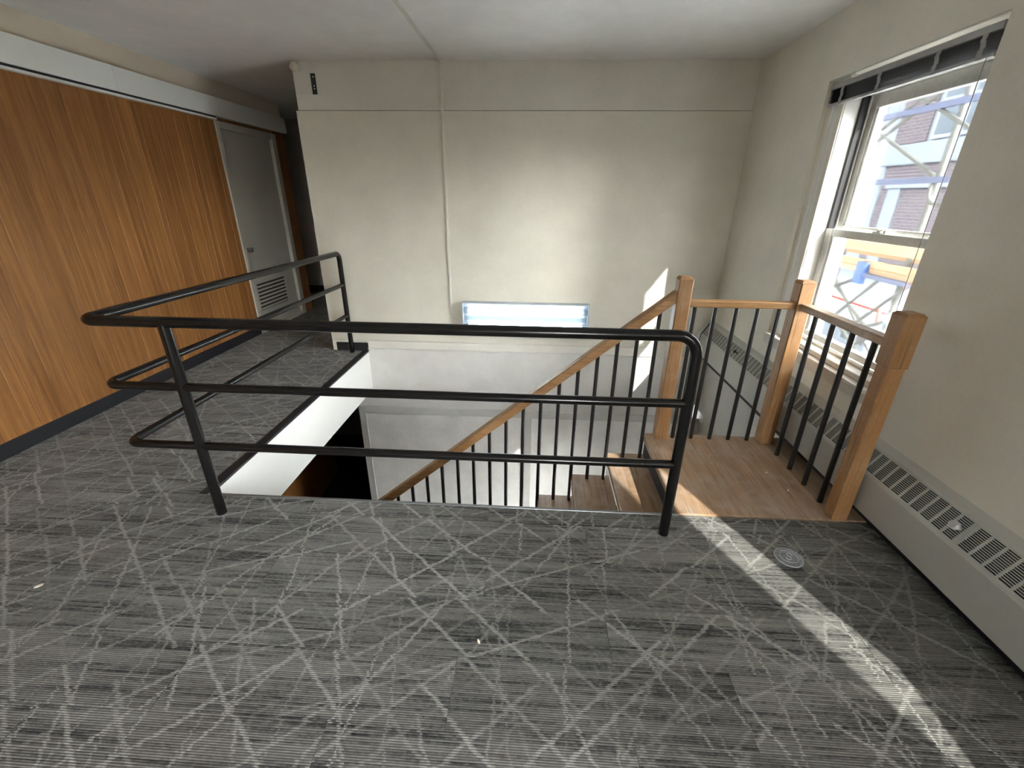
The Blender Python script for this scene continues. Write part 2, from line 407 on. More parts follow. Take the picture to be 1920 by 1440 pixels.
boxes('lower_frame', [(-1.935, -1.86, YF-0.004, YF+0.17, ZL, -0.668), (-1.86, XR+0.08, YF-0.004, YF+0.17, -0.735, -0.668), (-0.11, 0.0, YF-0.004, YF+0.17, ZL, -0.735)], 'far_white', wf, 0.002)
boxes('lower_panel', [(-1.86, -0.11, YF+0.008, YF+0.17, ZL, -0.735)], 'lower_panel', wf)
boxes('lower_panel', [(0.0, XR+0.08, YF+0.004, YF+0.17, ZL, -0.735)], 'lower_panel', wf)
b = boxes('baseboard_far', [(-2.07, XO+0.006, YF-0.012, YF, 0.0, 0.088)], 'black_rubber', bev=0.003); tag(b, 'short black rubber base at far wall foot beside the opening', 'baseboard', kind='structure')

# ---- right wall with window openings
WIN = [(2.14, 3.25), (-0.87, 0.24), (-3.88, -2.77)]
Z0, Z1, XO2 = 0.60, 2.16, 2.0
parts = [(XR, XO2, YB, YF+0.17, -0.02, Z0), (XR, XO2, YB, YF+0.17, Z1, ZC)]
ys = [YB] + [v for a, b_ in sorted(WIN) for v in (a, b_)] + [YF+0.17]
for i in range(0, len(ys), 2): parts.append((XR, XO2, ys[i], ys[i+1], Z0, Z1))
parts += [(XR, XO2, YF+0.17, 7.35, -0.02, ZC)]
wr = boxes('wall_right', parts, 'right'); tag(wr, 'plain beige plaster wall with the sash window', 'wall', kind='structure')
boxes('stairwell_beam', [(XR-0.022, XO2, YN, YF+0.17, -0.50, -0.005)], 'far_white', wr)
boxes('slab_edge', [(XR, XO2, -0.15, YN, -0.50, -0.02)], 'far_white', wr)
boxes('stairwell_wall', [(XR+0.06, XO2, -0.15, 2.14, ZL, -0.50), (XR+0.06, XO2, 3.25, 7.35, ZL, -0.50), (XR+0.06, XO2, 2.14, 3.25, ZL, -2.30), (XR+0.06, XO2, 2.14, 3.25, -0.80, -0.50), (XR, XO2, YF+0.17, 7.35, -0.5, -0.02)], 'far_cream', wr)
def bull(bm):
    n = 8; y = 3.262
    poly = [(XR+0.0355*math.sin(a), y-0.057*(1-math.cos(a))) for a in [math.pi/2*k/n for k in range(n+1)]] + [(1.7655, y), (XR, y)]
    prism(bm, poly, Z0, Z1, 2)
mesh('rounded_jamb', bull, 'right', wr, smooth=40)
b = boxes('baseboard_right', [(XR-0.022, XR, -2.5, YF, 0.0, 0.095)], 'black_rubber'); tag(b, 'black base strip in the gap under the convector heater', 'baseboard', kind='structure')

# ---- left wall
wl = boxes('wall_left', [(XL-0.15, XL-0.02, YB, 4.775, 0, ZC), (XL-0.15, XL-0.02, 5.83, 6.05, 0, ZC), (XL-0.15, XL-0.02, 4.775, 5.83, 2.15, ZC)], 'panel_wood')
tag(wl, 'left wall of brown vertical wood panelling', 'wall', kind='structure')
y = 4.772; k = 0
random.seed(3)
while y > 0.9:
    wdt = random.choice([0.055, 0.075, 0.095, 0.11, 0.14])
    ya = max(y-wdt, 0.9)
    mesh('panel_board', lambda bm: box(bm, XL-0.021, XL, ya+0.001, y-0.001, 0.06, 2.20, 0.0025, 1), 'panel_wood', wl, origin=(XL, (ya+y)/2, 0))
    y = ya
boxes('panel_board', [(XL-0.021, XL, YB, 0.899, 0.06, 2.20)], 'panel_wood', wl)
boxes('panel_board', [(XL-0.021, XL, 5.84, 6.05, 0.0, 2.20)], 'panel_wood', wl, 0.002)
boxes('frieze', [(XL-0.02, XL+0.0, YB, 6.05, 2.34, ZC)], 'left_cream', wl)
boxes('valance_board', [(XL-0.02, XL+0.045, YB, 3.688, 2.197, 2.36)], 'band', wl, 0.003)
boxes('valance_board', [(XL-0.02, XL+0.045, 3.691, 6.06, 2.197, 2.36)], 'band', wl, 0.003)
boxes('valance_strip', [(XL-0.02, XL+0.030, YB, 4.775, 2.182, 2.197)], 'dark', wl)  # solid black strip between valance board and lip
boxes('valance_lip', [(XL-0.02, XL+0.036, YB, 4.775, 2.166, 2.182)], 'white', wl, 0.002)
b = boxes('baseboard_left', [(XL-0.001, XL+0.012, YB, 4.775, 0.0, 0.095)], 'black_rubber', bev=0.003); tag(b, 'black rubber base along the foot of the wood panelling', 'baseboard', kind='structure')

# ---- door with louvre
d = thing('door_1', 'beige flush door with low louvre vent beside the wood panelling', 'door', (XL, 4.775, 0), kind='structure')
boxes('door_leaf', [(XL-0.06, XL-0.022, 4.83, 5.74, 0.03, 2.10)], 'door', d, 0.002)
boxes('door_frame', [(XL-0.10, XL+0.012, 4.777, 4.83, 0.0, 2.165)], 'door', d, 0.003)
boxes('door_frame', [(XL-0.10, XL+0.018, 5.74, 5.825, 0.0, 2.165)], 'door', d, 0.003)
boxes('door_frame', [(XL-0.10, XL+0.012, 4.83, 5.74, 2.10, 2.165)], 'door', d, 0.003)
boxes('threshold', [(XL-0.10, XL+0.02, 4.83, 5.74, 0.0, 0.03)], 'door', d, 0.003)
boxes('louvre_shade', [(XL-0.0235, XL-0.0205, 4.90, 5.50, 0.235, 0.545)], 'dark', d)  # flat dark sheet standing for the shade behind the slats
for i in range(7):
    z = 0.25 + i*0.0425
    def sl(bm, z=z): prism(bm, [(XL-0.020, z+0.016), (XL-0.006, z), (XL-0.002, z), (XL-0.016, z+0.019)], 4.90, 5.50, 1)
    mesh('louvre_slat', sl, 'door', d)
boxes('louvre_frame', [(XL-0.022, XL-0.010, 4.885, 4.902, 0.22, 0.56), (XL-0.022, XL-0.010, 5.498, 5.515, 0.22, 0.56), (XL-0.022, XL-0.010, 4.885, 5.515, 0.545, 0.562), (XL-0.022, XL-0.010, 4.885, 5.515, 0.22, 0.237)], 'door', d)
def kn(bm): lathe(bm, [(0.022, 0.0), (0.022, 0.006), (0.010, 0.010), (0.010, 0.030), (0.024, 0.040), (0.026, 0.052), (0.016, 0.062)], (XL-0.022, 4.885, 0.93), Vector((1, 0, 0)), 18)
mesh('door_knob', kn, 'metal_edge', d, smooth=40)

# ---- corridor and rear shell
o = boxes('wall_corridor', [(-5.0, -1.95, 7.2, 7.35, 0, ZC), (-2.0, -1.85, YF+0.17, 7.2, 0, ZC), (-5.15, -5.0, YB, 7.35, 0, ZC), (-5.0, XL-0.15, 6.049, 6.2, 0, ZC)], 'corridor'); tag(o, 'dim grey wall at the end of the corridor', 'wall', kind='structure')
b = boxes('baseboard_corridor', [(-5.0, -2.0, 7.186, 7.2, 0, 0.11)], 'black_rubber'); tag(b, 'black base at the foot of the corridor end wall', 'baseboard', kind='structure')
RW = [(0.15, 1.05)]        # unseen rear window, added to brighten the room
rp_ = [(-5.0, XO2, YB-0.15, YB, -0.3, 0.6), (-5.0, XO2, YB-0.15, YB, 2.16, ZC+0.2)]
xs = [-5.0] + [v for q in RW for v in q] + [XO2]
for i in range(0, len(xs), 2): rp_.append((xs[i], xs[i+1], YB-0.15, YB, 0.6, 2.16))
o = boxes('wall_rear', rp_, 'right'); tag(o, 'beige wall behind the viewer', 'wall', kind='structure')
for i, (xa, xb) in enumerate(RW):
    wq = thing('window_%d' % (4+i), 'added unseen window in the rear wall, brightening the room', 'window', ((xa+xb)/2, YB, 0.6), kind='structure')
    boxes('frame', [(xa, xa+0.06, YB-0.11, YB-0.05, 0.6, 2.16), (xb-0.06, xb, YB-0.11, YB-0.05, 0.6, 2.16), (xa+0.06, xb-0.06, YB-0.11, YB-0.05, 0.6, 0.67), (xa+0.06, xb-0.06, YB-0.11, YB-0.05, 2.09, 2.16), (xa+0.06, xb-0.06, YB-0.11, YB-0.05, 1.35, 1.40)], 'win_alu', wq, 0.002)
    boxes('pane', [(xa+0.055, xb-0.055, YB-0.082, YB-0.078, 0.665, 1.355)], 'glass', wq); boxes('pane', [(xa+0.055, xb-0.055, YB-0.082, YB-0.078, 1.395, 2.095)], 'glass', wq)

# ---- stairwell sides and lower level
o = boxes('trim_1', [(XO-0.012, XO, YN, YF, -0.44, -0.013)], 'fascia'); tag(o, 'bright white fascia board along the left edge of the opening', 'fascia', kind='structure')
o = boxes('trim_2', [(XO, XR-0.02, YN-0.02, YN-0.003, -0.30, -0.03)], 'fascia'); tag(o, 'white fascia board under the near carpet edge', 'fascia', kind='structure')
o = boxes('wall_lower_left', [(XL-0.15, XL, 0.0, 5.95, ZL, -0.30)], 'panel_wood'); tag(o, 'dark wood panelled wall on the lower level', 'wall', kind='structure')
o = boxes('wall_lower_end', [(-5.0, XR+0.2, 7.2, 7.35, ZL, 0), (-5.15, -5.0, 0, 7.35, ZL, 0), (-2.0, -1.86, YF+0.17, 7.2, ZL, 0), (-5.0, XR+0.2, -0.15, 0.0, ZL, -0.3), (-5.0, XL-0.15, 5.8, 5.95, ZL, 0)], 'corridor'); tag(o, 'dark walls of the lower corridor seen through the opening', 'wall', kind='structure')
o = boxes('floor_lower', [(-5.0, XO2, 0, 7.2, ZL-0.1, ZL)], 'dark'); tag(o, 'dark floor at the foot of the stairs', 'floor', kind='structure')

# ================================================================= windows
def make_window(idx, y0, y1, label):
    wdw = thing('window_%d' % idx, label, 'window', (1.84, (y0+y1)/2, Z0), kind='structure')
    fa, fb = y0+0.060, y1-0.162            # clear width between the jambs
    boxes('jamb', [(1.765, 1.985, fb, y1, Z0, Z1)], 'win_white', wdw, 0.002)
    boxes('jamb', [(1.845, 1.985, y0, fa, Z0, Z1)], 'win_white', wdw, 0.002)
    boxes('jamb_stop', [(1.757, 1.765, fb+0.004, fb+0.045, Z0, Z1)], 'right', wdw, 0.002)
    boxes('head', [(1.845, 1.985, fa, fb, 2.055, Z1)], 'win_white', wdw, 0.002)
    boxes('frame_sill', [(1.765, 2.03, fa, fb, Z0, 0.628)], 'sill', wdw, 0.004)
    boxes('stop_bead', [(1.815, 1.845, fa, fb, 0.628, 0.650)], 'sill', wdw, 0.004)
    boxes('balance_track', [(1.850, 1.884, fb-0.020, fb, 1.335, 2.054)], 'dark', wdw)
    boxes('balance_track', [(1.850, 1.884, fa, fa+0.020, 1.335, 2.054)], 'dark', wdw)
    boxes('balance_cover', [(1.886, 1.894, fb-0.028, fb, 0.65, 2.054)], 'win_white', wdw)
    def sash(name, xa, xb, za, zb, bot, top, st):
        a0, a1 = fa+0.003, fb-0.003
        s = boxes(name, [(xa, xb, a0, a0+st, za, zb), (xa, xb, a1-st, a1, za, zb), (xa, xb, a0+st, a1-st, za, za+bot), (xa, xb, a0+st, a1-st, zb-top, zb)], 'win_alu', wdw, 0.003)
        boxes('glazing_bead', [(xa+0.008, xb-0.008, a1-st-0.018, a1-st+0.001, za+bot-0.001, zb-top+0.001), (xa+0.008, xb-0.008, a0+st-0.001, a0+st+0.018, za+bot-0.001, zb-top+0.001)], 'win_white', s)
        boxes('pane', [((xa+xb)/2-0.002, (xa+xb)/2+0.002, a0+st-0.006, a1-st+0.006, za+bot-0.006, zb-top+0.006)], 'glass', s)
        return s
    if idx == 2:
        sash('sash', 1.848, 1.882, 0.650, 2.054, 0.040, 0.068, 0.045); return wdw
    sash('lower_sash', 1.847, 1.881, 0.650, 1.335, 0.040, 0.045, 0.070)
    sash('upper_sash', 1.896, 1.930, 1.325, 2.054, 0.032, 0.070, 0.070)
    def latch(bm):
        yc = 2.64
        box(bm, 1.851, 1.877, yc-0.032, yc+0.032, 1.335, 1.341, 0.001)
        lathe(bm, [(0.012, 0), (0.012, 0.012), (0.007, 0.016)], (1.864, yc, 1.341), seg=14)
        box(bm, 1.860, 1.868, yc-0.03, yc+0.004, 1.349, 1.356, 0.001)
        box(bm, 1.858, 1.870, yc-0.055, yc-0.040, 1.335, 1.352, 0.001)
    if idx == 1: mesh('sash_latch', latch, 'win_alu', wdw)
    return wdw
make_window(1, *WIN[0], 'tall sash window above the heater beside the landing')
make_window(2, *WIN[1], 'second sash window, along the right wall behind the viewer')
make_window(3, *WIN[2], 'added unseen sash window at the rear of the right wall, brightening the room')  # out of view, added for more daylight in the room
# sill boards and aprons
for i, (a, b_) in enumerate(WIN):
    s = boxes('trim_%d' % (3+i), [(1.700, 1.767, a-0.012, b_+0.012, 0.578, 0.602)], 'sill', bev=0.005)
    tag(s, ['stepped painted sill under the window by the landing', 'painted sill of the second right window', 'painted sill of the added rear right window'][i], 'sill', kind='structure')
    boxes('sill_step', [(1.745, 1.845, a+0.062, b_-0.164, 0.602, 0.634)], 'sill', s, 0.005)
    boxes('apron', [(1.712, XR+0.001, a-0.01, b_+0.01, 0.522, 0.578)], 'sill', s, 0.004)

lw = thing('window_6', 'added unseen window below the landing, brightening the lower stairwell', 'window', (1.88, 2.695, -2.30), kind='structure')  # hidden window added to light the lower stairwell walls
boxes('frame', [(1.85, 1.91, 2.14, 2.20, -2.30, -0.80), (1.85, 1.91, 3.19, 3.25, -2.30, -0.80), (1.85, 1.91, 2.20, 3.19, -2.30, -2.23), (1.85, 1.91, 2.20, 3.19, -0.87, -0.80), (1.85, 1.91, 2.20, 3.19, -1.57, -1.53)], 'win_alu', lw, 0.002)
boxes('pane', [(1.878, 1.882, 2.195, 3.195, -2.235, -1.565)], 'glass', lw); boxes('pane', [(1.878, 1.882, 2.195, 3.195, -1.535, -0.865)], 'glass', lw)

# venetian blind, raised
y0, y1 = WIN[0]
bl = thing('venetian_blind', 'dark venetian blind drawn up under the window head', 'blind', (1.79, (y0+y1)/2, 2.14))
boxes('headrail', [(1.738, 1.763, y0+0.02, y1-0.02, 2.108, 2.136)], 'headrail', bl, 0.002)
for i in range(12):
    z = 2.102 - i*0.0058; dy = random.uniform(-0.004, 0.004); dx = random.uniform(-0.0008, 0.0008)
    def sl(bm): prism(bm, [(1.737+dx, z), (1.743+dx, z+0.0022), (1.756+dx, z+0.0022), (1.762+dx, z), (1.756+dx, z+0.0012), (1.743+dx, z+0.0012)], y0+0.022+dy, y1-0.022+dy, 1)
    mesh('slat', sl, 'blind', bl)
boxes('bottom_rail', [(1.737, 1.762, y0+0.024, y1-0.024, 2.020, 2.034)], 'headrail', bl, 0.003)
for ty in (3.10, 2.80, 2.44, 2.22):
    def tp(bm):
        for s in range(7):
            z = 2.106 - s*0.0125
            box(bm, 1.7315, 1.7345, ty-0.012+0.004*math.sin(s*1.7), ty+0.012+0.004*math.sin(s*1.7), z-0.0125, z)
    mesh('ladder_tape', tp, 'tape', bl)
def cd(bm): tube(bm, [(1.740, 2.190, 2.03), (1.741, 2.188, 1.5), (1.740, 2.185, 1.0)], 0.0016, 6)
mesh('lift_cord', cd, 'tape', bl)
def wd(bm): tube(bm, [(1.752, 3.178, 2.03), (1.752, 3.178, 1.02)], 0.0045, 8)
mesh('tilt_wand', wd, 'win_white', bl)

# ================================================================= black pipe railing
RY = 1.715; XA, XB = -1.935, 0.655
rl = thing('pipe_railing', 'black painted pipe guard railing around the stair opening', 'railing', (-0.6, RY, 0))
RR = 0.0235
def top(bm): tube(bm, fillet([(-1.888, 4.215, 0.86), (-1.888, 4.215, 0.992), (XA, RY, 1.000), (XB, RY, 0.998), (XB, RY, 0.86)], [0.06, 0.055, 0.085]), RR, 20)
mesh('top_rail', top, 'pipe', rl, smooth=50)
for z in (0.701, 0.396):
    def mid(bm): tube(bm, fillet([(-1.888, 4.215, z-0.006), (XA, RY, z), (XB, RY, z-0.001)], [0.055]), 0.0195, 18)
    mesh('middle_rail' if z > 0.5 else 'lower_rail', mid, 'pipe', rl, smooth=50)
for (x, y_, zt) in ((XB, RY, 0.87), (-1.570, RY, 0.992), (-1.888, 4.215, 0.87)):
    def po(bm): tube(bm, [(x, y_, 0.0), (x, y_, zt)], 0.0235, 20)
    mesh('post', po, 'pipe', rl, smooth=50)

# ================================================================= staircase
st = thing('staircase', 'worn oak stairs descending from the landing to the left', 'stairs', (0.8, 2.28, 0))
GO, RI = 0.233, 0.193
def tread_box(x0, x1, z):
    def fn(bm): prism(bm, [(x1, z), (x0+0.012, z), (x0+0.003, z-0.005), (x0, z-0.014), (x0, z-0.028), (x0+0.006, z-0.038), (x1, z-0.04)], 1.875, 2.70, 1)
    return fn
mesh('landing_board', lambda bm: prism(bm, [(1.706, 0.006), (0.777, 0.006), (0.768, 0.001), (0.765, -0.008), (0.765, -0.026), (0.771, -0.034), (1.706, -0.036)], YN+0.0045, 2.70, 1), 'tread', st)
boxes('riser', [(0.785, 0.80, 1.88, 2.69, -0.158, -0.036)], 'dark', st)
for i in range(1, 14):
    z = 0.03 - RI*i
    x0 = 0.757 - GO*i
    mesh('tread', tread_box(x0, x0+GO+0.045, z), 'tread', st)
def strg(bm):
    for i in range(1, 14):
        z = 0.03 - RI*i - 0.04; x0 = 0.757 - GO*i
        box(bm, x0+0.075, x0+GO+0.06, 2.08, 2.42, z-0.16, z)
mesh('carriage', strg, 'dark', st)
boxes('landing_joist', [(0.80, 1.60, 1.95, 2.65, -0.26, -0.037)], 'dark', st)

# balustrade of wood and black bars
ba = thing('stair_balustrade', 'brown wooden newel posts and handrails with black balusters', 'balustrade', (0.87, 2.66, 0))
def newel(x0, x1, y0_, y1_, zt, fat=0.0):
    def fn(bm):
        box(bm, x0, x1, y0_, y1_, 0.006, zt-(0.20 if fat else 0.012), 0.006, 1)
        if fat: box(bm, x0-fat, x1+fat, y0_-fat, y1_+fat, zt-0.24, zt-0.010, 0.004, 1)
        a = fat
        vs = [(x0-a, y0_-a), (x1+a, y0_-a), (x1+a, y1_+a), (x0-a, y1_+a)]
        A = [bm.verts.new((x, y_, zt-0.013)) for x, y_ in vs]; cx, cy = (x0+x1)/2, (y0_+y1_)/2
        B = [bm.verts.new((cx+(x-cx)*0.72, cy+(y_-cy)*0.72, zt)) for x, y_ in vs]
        for k in range(4): bm.faces.new((A[k], A[(k+1) % 4], B[(k+1) % 4], B[k]))
        bm.faces.new(B); bm.faces.new(A[::-1])
    return mesh('newel_post', fn, 'newel', ba)
newel(0.830, 0.912, 2.615, 2.695, 1.084)
newel(1.512, 1.596, 2.605, 2.690, 1.076)
newel(1.530, 1.606, 1.855, 1.931, 1.072, 0.005)
SL = RI/GO
def hr(bm):
    x1, x0 = 0.832, -1.75; zt = 1.003
    prism(bm, [(x1, zt), (x1, zt-0.074), (x0, zt-0.074-(x1-x0)*SL), (x0, zt-(x1-x0)*SL)], 2.628, 2.690, 1)
    bmesh.ops.bevel(bm, geom=bm.edges[:], offset=0.006, segments=2, affect='EDGES')
mesh('handrail', hr, 'rail_x', ba)
boxes('landing_rail', [(0.908, 1.516, 2.622, 2.684, 0.908, 0.947)], 'rail_x', ba, 0.006)
boxes('landing_rail', [(1.532, 1.592, 1.928, 2.610, 0.908, 0.947)], 'rail_y', ba, 0.006)
def baluster(x, y_, z0, z1, r=0.0125):
    mesh('baluster', lambda bm: tube(bm, [(x, y_, z0), (x, y_, z1)], r, 12), 'baluster', ba, smooth=50)
for i in range(5): baluster(0.955+i*0.123, 2.655, 0.004, 0.912)
for y_ in (2.478, 2.322, 2.166, 2.012): baluster(1.560, y_, 0.004, 0.912, 0.0135)
for i in range(1, 12):
    z = 0.03-RI*i
    for q in (0, 1):
        x = 0.757-GO*i + (0.230 if q == 0 else 0.114)
        baluster(x, 2.655, z-0.002, 1.003-0.060-(0.832-x)*SL)

# ================================================================= convector heater
ht = thing('convector_heater', 'long grey convector heater cover along the right wall', 'heater', (1.66, 1.6, 0.09))
HF, HB = 1.622, XR-0.001
joints = [-2.5, -1.1, 0.0, 1.405, 2.30, 2.82, 4.225]
fj = [-2.5, 0.0, 2.30, 2.82, 4.225]
for a, b_ in zip(fj, fj[1:]):
    mesh('front_panel', lambda bm: prism(bm, [(HF, 0.095), (HF, 0.278), (HF+0.006, 0.287), (HF+0.012, 0.292), (HF+0.020, 0.290), (HF+0.012, 0.280), (HF+0.012, 0.107), (HF+0.04, 0.107), (HF+0.04, 0.095)], a+0.0004, b_-0.0004, 1), 'heater', ht)
    mesh('top_panel', lambda bm: prism(bm, [(1.690, 0.384), (1.697, 0.393), (HB, 0.416), (HB, 0.402), (1.702, 0.380), (1.694, 0.374)], a+0.0004, b_-0.0004, 1), 'heater', ht)
mesh('grille_shade', lambda bm: prism(bm, [(HF+0.018, 0.12), (HF+0.018, 0.270), (1.700, 0.362), (HB, 0.385), (HB, 0.12)], -2.49, 4.22, 1), 'dark', ht)  # dark filler block gives the shade seen through the grille slots
# grille blocks
def grille_mesh(name, length):
    bm = bmesh.new(); p0 = Vector((HF+0.012, 0, 0.290)); p1 = Vector((1.692, 0, 0.384)); d = p1-p0
    dn = d.normalized(); nn = Vector((-dn.z, 0, dn.x))
    def bar(s0, s1, ya, yb, th=0.004):
        a = p0+d*s0; b_ = p0+d*s1
        vs = []
        for yy in (ya, yb):
            for q in (a, b_, b_-nn*-th*-1, a-nn*-th*-1): vs.append(bm.verts.new((q.x, yy, q.z)))
        for f in ((0,1,2,3),(7,6,5,4),(0,4,5,1),(1,5,6,2),(2,6,7,3),(3,7,4,0)): bm.faces.new([vs[i] for i in f])
    h = length/2
    bar(0, 1, -h, -h+0.0045); bar(0, 1, h-0.0045, h)
    N = 12; e0, e1 = 0.04, 0.96
    bar(0, e0+0.01, -h+0.0045, h-0.0045); bar(e1-0.01, 1, -h+0.0045, h-0.0045)
    for i in range(1, N):
        c = e0+(e1-e0)*i/N; bar(c-0.016, c+0.016, -h+0.0045, h-0.0045)
    bmesh.ops.recalc_face_normals(bm, faces=bm.faces[:])
    me = bpy.data.meshes.new(name); bm.to_mesh(me); bm.free(); me.materials.append(M['heater']); return me
GB = 0.0535
gm = grille_mesh('grille_block', GB)
hl = Vector(ht.location)
for a, b_ in zip(joints[1:], joints[2:]):
    n = round((b_-a-0.016)/GB); s = 0.008; pitch = (b_-a-0.016)/n
    for k in range(n):
        o = bpy.data.objects.new('grille_block', gm); C.objects.link(o); o.parent = ht; o.scale = (1, pitch/GB, 1); o.location = Vector((0, a+s+pitch*(k+0.5), 0))-hl
    for ya, yb in ((a, a+s), (b_-s, b_)):
        mesh('grille_divider', lambda bm: prism(bm, [(HF+0.012, 0.290), (1.692, 0.384), (1.695, 0.381), (HF+0.016, 0.287)], ya+0.0005, yb-0.0005, 1), 'heater', ht)
def kb(bm): lathe(bm, [(0.006, -0.02), (0.006, 0.006), (0.017, 0.009), (0.019, 0.020), (0.015, 0.027), (0.006, 0.029)], (1.650, 1.432, 0.345), Vector((-0.82, 0, 0.57)), 20)
mesh('valve_knob', kb, 'knob', ht, smooth=40)
def kb2(bm): lathe(bm, [(0.005, -0.02), (0.005, 0.010), (0.013, 0.012), (0.015, 0.022), (0.008, 0.027)], (1.655, 3.50, 0.345), Vector((-0.82, 0, 0.57)), 18)
mesh('valve_knob', kb2, 'dark', ht, smooth=40)
def endc(bm):
    prism(bm, [(HF-0.035, 0.10), (HF-0.035, 0.270), (HF+0.05, 0.395), (HF+0.075, 0.425), (HB, 0.432), (HB, 0.10)], 4.228, YF-0.010, 1)
mesh('end_cap', endc, 'heater', ht)
mesh('end_gasket', lambda bm: prism(bm, [(HF-0.006, 0.20), (HF-0.006, 0.285), (HF+0.062, 0.390), (HF+0.07, 0.385), (HF+0.005, 0.28), (HF+0.005, 0.20)], 4.2255, 4.2275, 1), 'dark', ht)

# ================================================================= fluorescent fixture
fx = thing('fluorescent_fixture', 'wall mounted twin tube fluorescent light glowing above the stairwell', 'light', (-0.1, YF, 0.39))
FX0, FX1, FZ0, FZ1 = -0.722, 0.520, 0.225, 0.550
boxes('housing', [(FX0, FX1, YF-0.030, YF, FZ0, FZ1)], 'fixture', fx, 0.003)
def rim(bm):
    for b_ in ((FX0, FX1, YF-0.085, YF-0.030, FZ1-0.010, FZ1), (FX0, FX1, YF-0.085, YF-0.030, FZ0, FZ0+0.010), (FX0, FX0+0.012, YF-0.085, YF-0.030, FZ0+0.010, FZ1-0.010), (FX1-0.012, FX1, YF-0.085, YF-0.030, FZ0+0.010, FZ1-0.010)): box(bm, *b_)
mesh('rim', rim, 'fixture', fx)
for z in (0.470, 0.315):
    tb = mesh('tube', lambda bm: tube(bm, [(FX0+0.065, YF-0.062, z), (FX1-0.065, YF-0.062, z)], 0.026, 20), 'tube', fx, smooth=50)
    boxes('socket', [(FX0+0.014, FX0+0.062, YF-0.075, YF-0.030, z-0.026, z+0.026)], 'socket', tb, 0.004)
    boxes('socket', [(FX1-0.062, FX1-0.014, YF-0.075, YF-0.030, z-0.026, z+0.026)], 'socket', tb, 0.004)
boxes('ballast_cover', [(FX0+0.02, FX1-0.02, YF-0.050, YF-0.030, 0.362, 0.418)], 'socket', fx, 0.006)

# conduit
cn = thing('cable_conduit', 'thin painted conduit running from ceiling down to the wall light', 'conduit', (-0.842, YF, 1.5))
XC = -0.842
boxes('wall_run', [(XC-0.009, XC+0.009, YF-0.014, YF, 0.435, 2.17), (XC-0.009, XC+0.009, YF-0.006, YF+0.0075, 2.17, ZC-0.018)], 'conduit', cn, 0.002)
boxes('ceiling_run', [(XC-0.0105, XC+0.0105, 2.9, YF+0.007, ZC-0.017, ZC)], 'conduit', cn, 0.002)
boxes('elbow', [(XC-0.014, XC+0.014, YF-0.006, YF+0.0075, ZC-0.03, ZC-0.0005)], 'conduit', cn, 0.003)
boxes('side_run', [(XC-0.009, FX0-0.001, YF-0.013, YF, 0.428, 0.446)], 'conduit', cn, 0.002)

# slot plate and plaster lump
sp = thing('slot_bracket', 'black slotted metal bracket on the far wall near the ceiling', 'bracket', (-1.925, YF+0.02, 2.36))
boxes('back_plate', [(-1.945, -1.905, YF+0.001, YF+0.0075, 2.285, 2.435)], 'dark', sp, 0.001)
boxes('cover_plate', [(-2.09, -1.948, YF+0.003, YF+0.0075, 2.283, 2.437)], 'far_upper', sp, 0.001)
for z in (2.325, 2.345, 2.41):
    mesh('screw', lambda bm: lathe(bm, [(0.005, 0), (0.005, 0.003), (0.002, 0.004)], (-1.922, YF+0.001, z), Vector((0, -1, 0)), 12), 'knob', sp)
def lump(bm):
    bmesh.ops.create_icosphere(bm, subdivisions=3, radius=0.5)
    rnd = random.Random(5)
    for v in bm.verts:
        n = 1+0.10*math.sin(v.co.x*9+1)+0.08*math.sin(v.co.y*11)+0.05*rnd.random()
        v.co = Vector((-2.062+v.co.x*0.085*n*1.1, YF-0.002+v.co.y*0.075*n, ZC-0.040+max(min(v.co.z*n, 0.45), -0.45)*0.078))
o = mesh('plaster_lump', lump, 'plaster', smooth=60); tag(o, 'small lumpy plaster patch where far wall end meets ceiling', 'plaster')

# ================================================================= plastic lid and scraps
ld = thing('plastic_lid', 'clear round plastic lid with moulded swirl lying on the carpet', 'lid', (1.183, 1.589, 0))
def lidb(bm): lathe(bm, [(0.058, 0.001), (0.060, 0.004), (0.056, 0.008), (0.050, 0.006), (0.040, 0.006), (0.037, 0.011), (0.020, 0.011), (0.001, 0.011)], (1.183, 1.589, 0.0), seg=40)
mesh('disc', lidb, 'lid', ld, smooth=40)
def ring(r, z, t=0.0016):
    return lambda bm: tube(bm, [(1.183+r*math.cos(a), 1.589+r*math.sin(a), z) for a in [2*math.pi*k/40 for k in range(41)]], t, 6, False)
mesh('rim_bead', ring(0.058, 0.006, 0.0024), 'lid_ridge', ld, smooth=60); mesh('inner_bead', ring(0.038, 0.011, 0.0018), 'lid_ridge', ld, smooth=60)
def swirl(bm):
    pts = []
    for k in range(13): a = math.radians(20+k*20); pts.append((0.011*math.cos(a), 0.011+0.011*math.sin(a)))
    for k in range(1, 13): a = math.radians(80-k*20); pts.append((0.011*math.cos(a), -0.011+0.011*math.sin(a)))
    q = math.radians(-35)
    tube(bm, [(1.183+x*math.cos(q)-y_*math.sin(q), 1.589+x*math.sin(q)+y_*math.cos(q), 0.0125) for x, y_ in pts], 0.0024, 6)
mesh('moulded_swirl', swirl, 'lid_ridge', ld, smooth=60)
def scrap(x, y_, z, s, label, ang):
    def fn(bm):
        ca, sa = math.cos(ang), math.sin(ang)
        prism(bm, [(x+s*(u*ca-v*sa), y_+s*(u*sa+v*ca)) for u, v in ((-1, -.3), (-.2, -.5), (.9, -.25), (1, .3), (.1, .45), (-.8, .3))], z, z+0.003, 2)
    tag(mesh('paper_scrap', fn, 'scrap'), label, 'scrap')
scrap(1.40, 2.27, 0.0062, 0.010, 'pale paper scrap on the landing nearer the far balusters', 0.3)
scrap(1.44, 2.10, 0.0062, 0.008, 'pale paper scrap on the landing nearer the right newel', 1.0)
scrap(-2.017, 1.224, 0.0005, 0.014, 'tiny white scrap on the carpet by the wood panelling', 0.7)
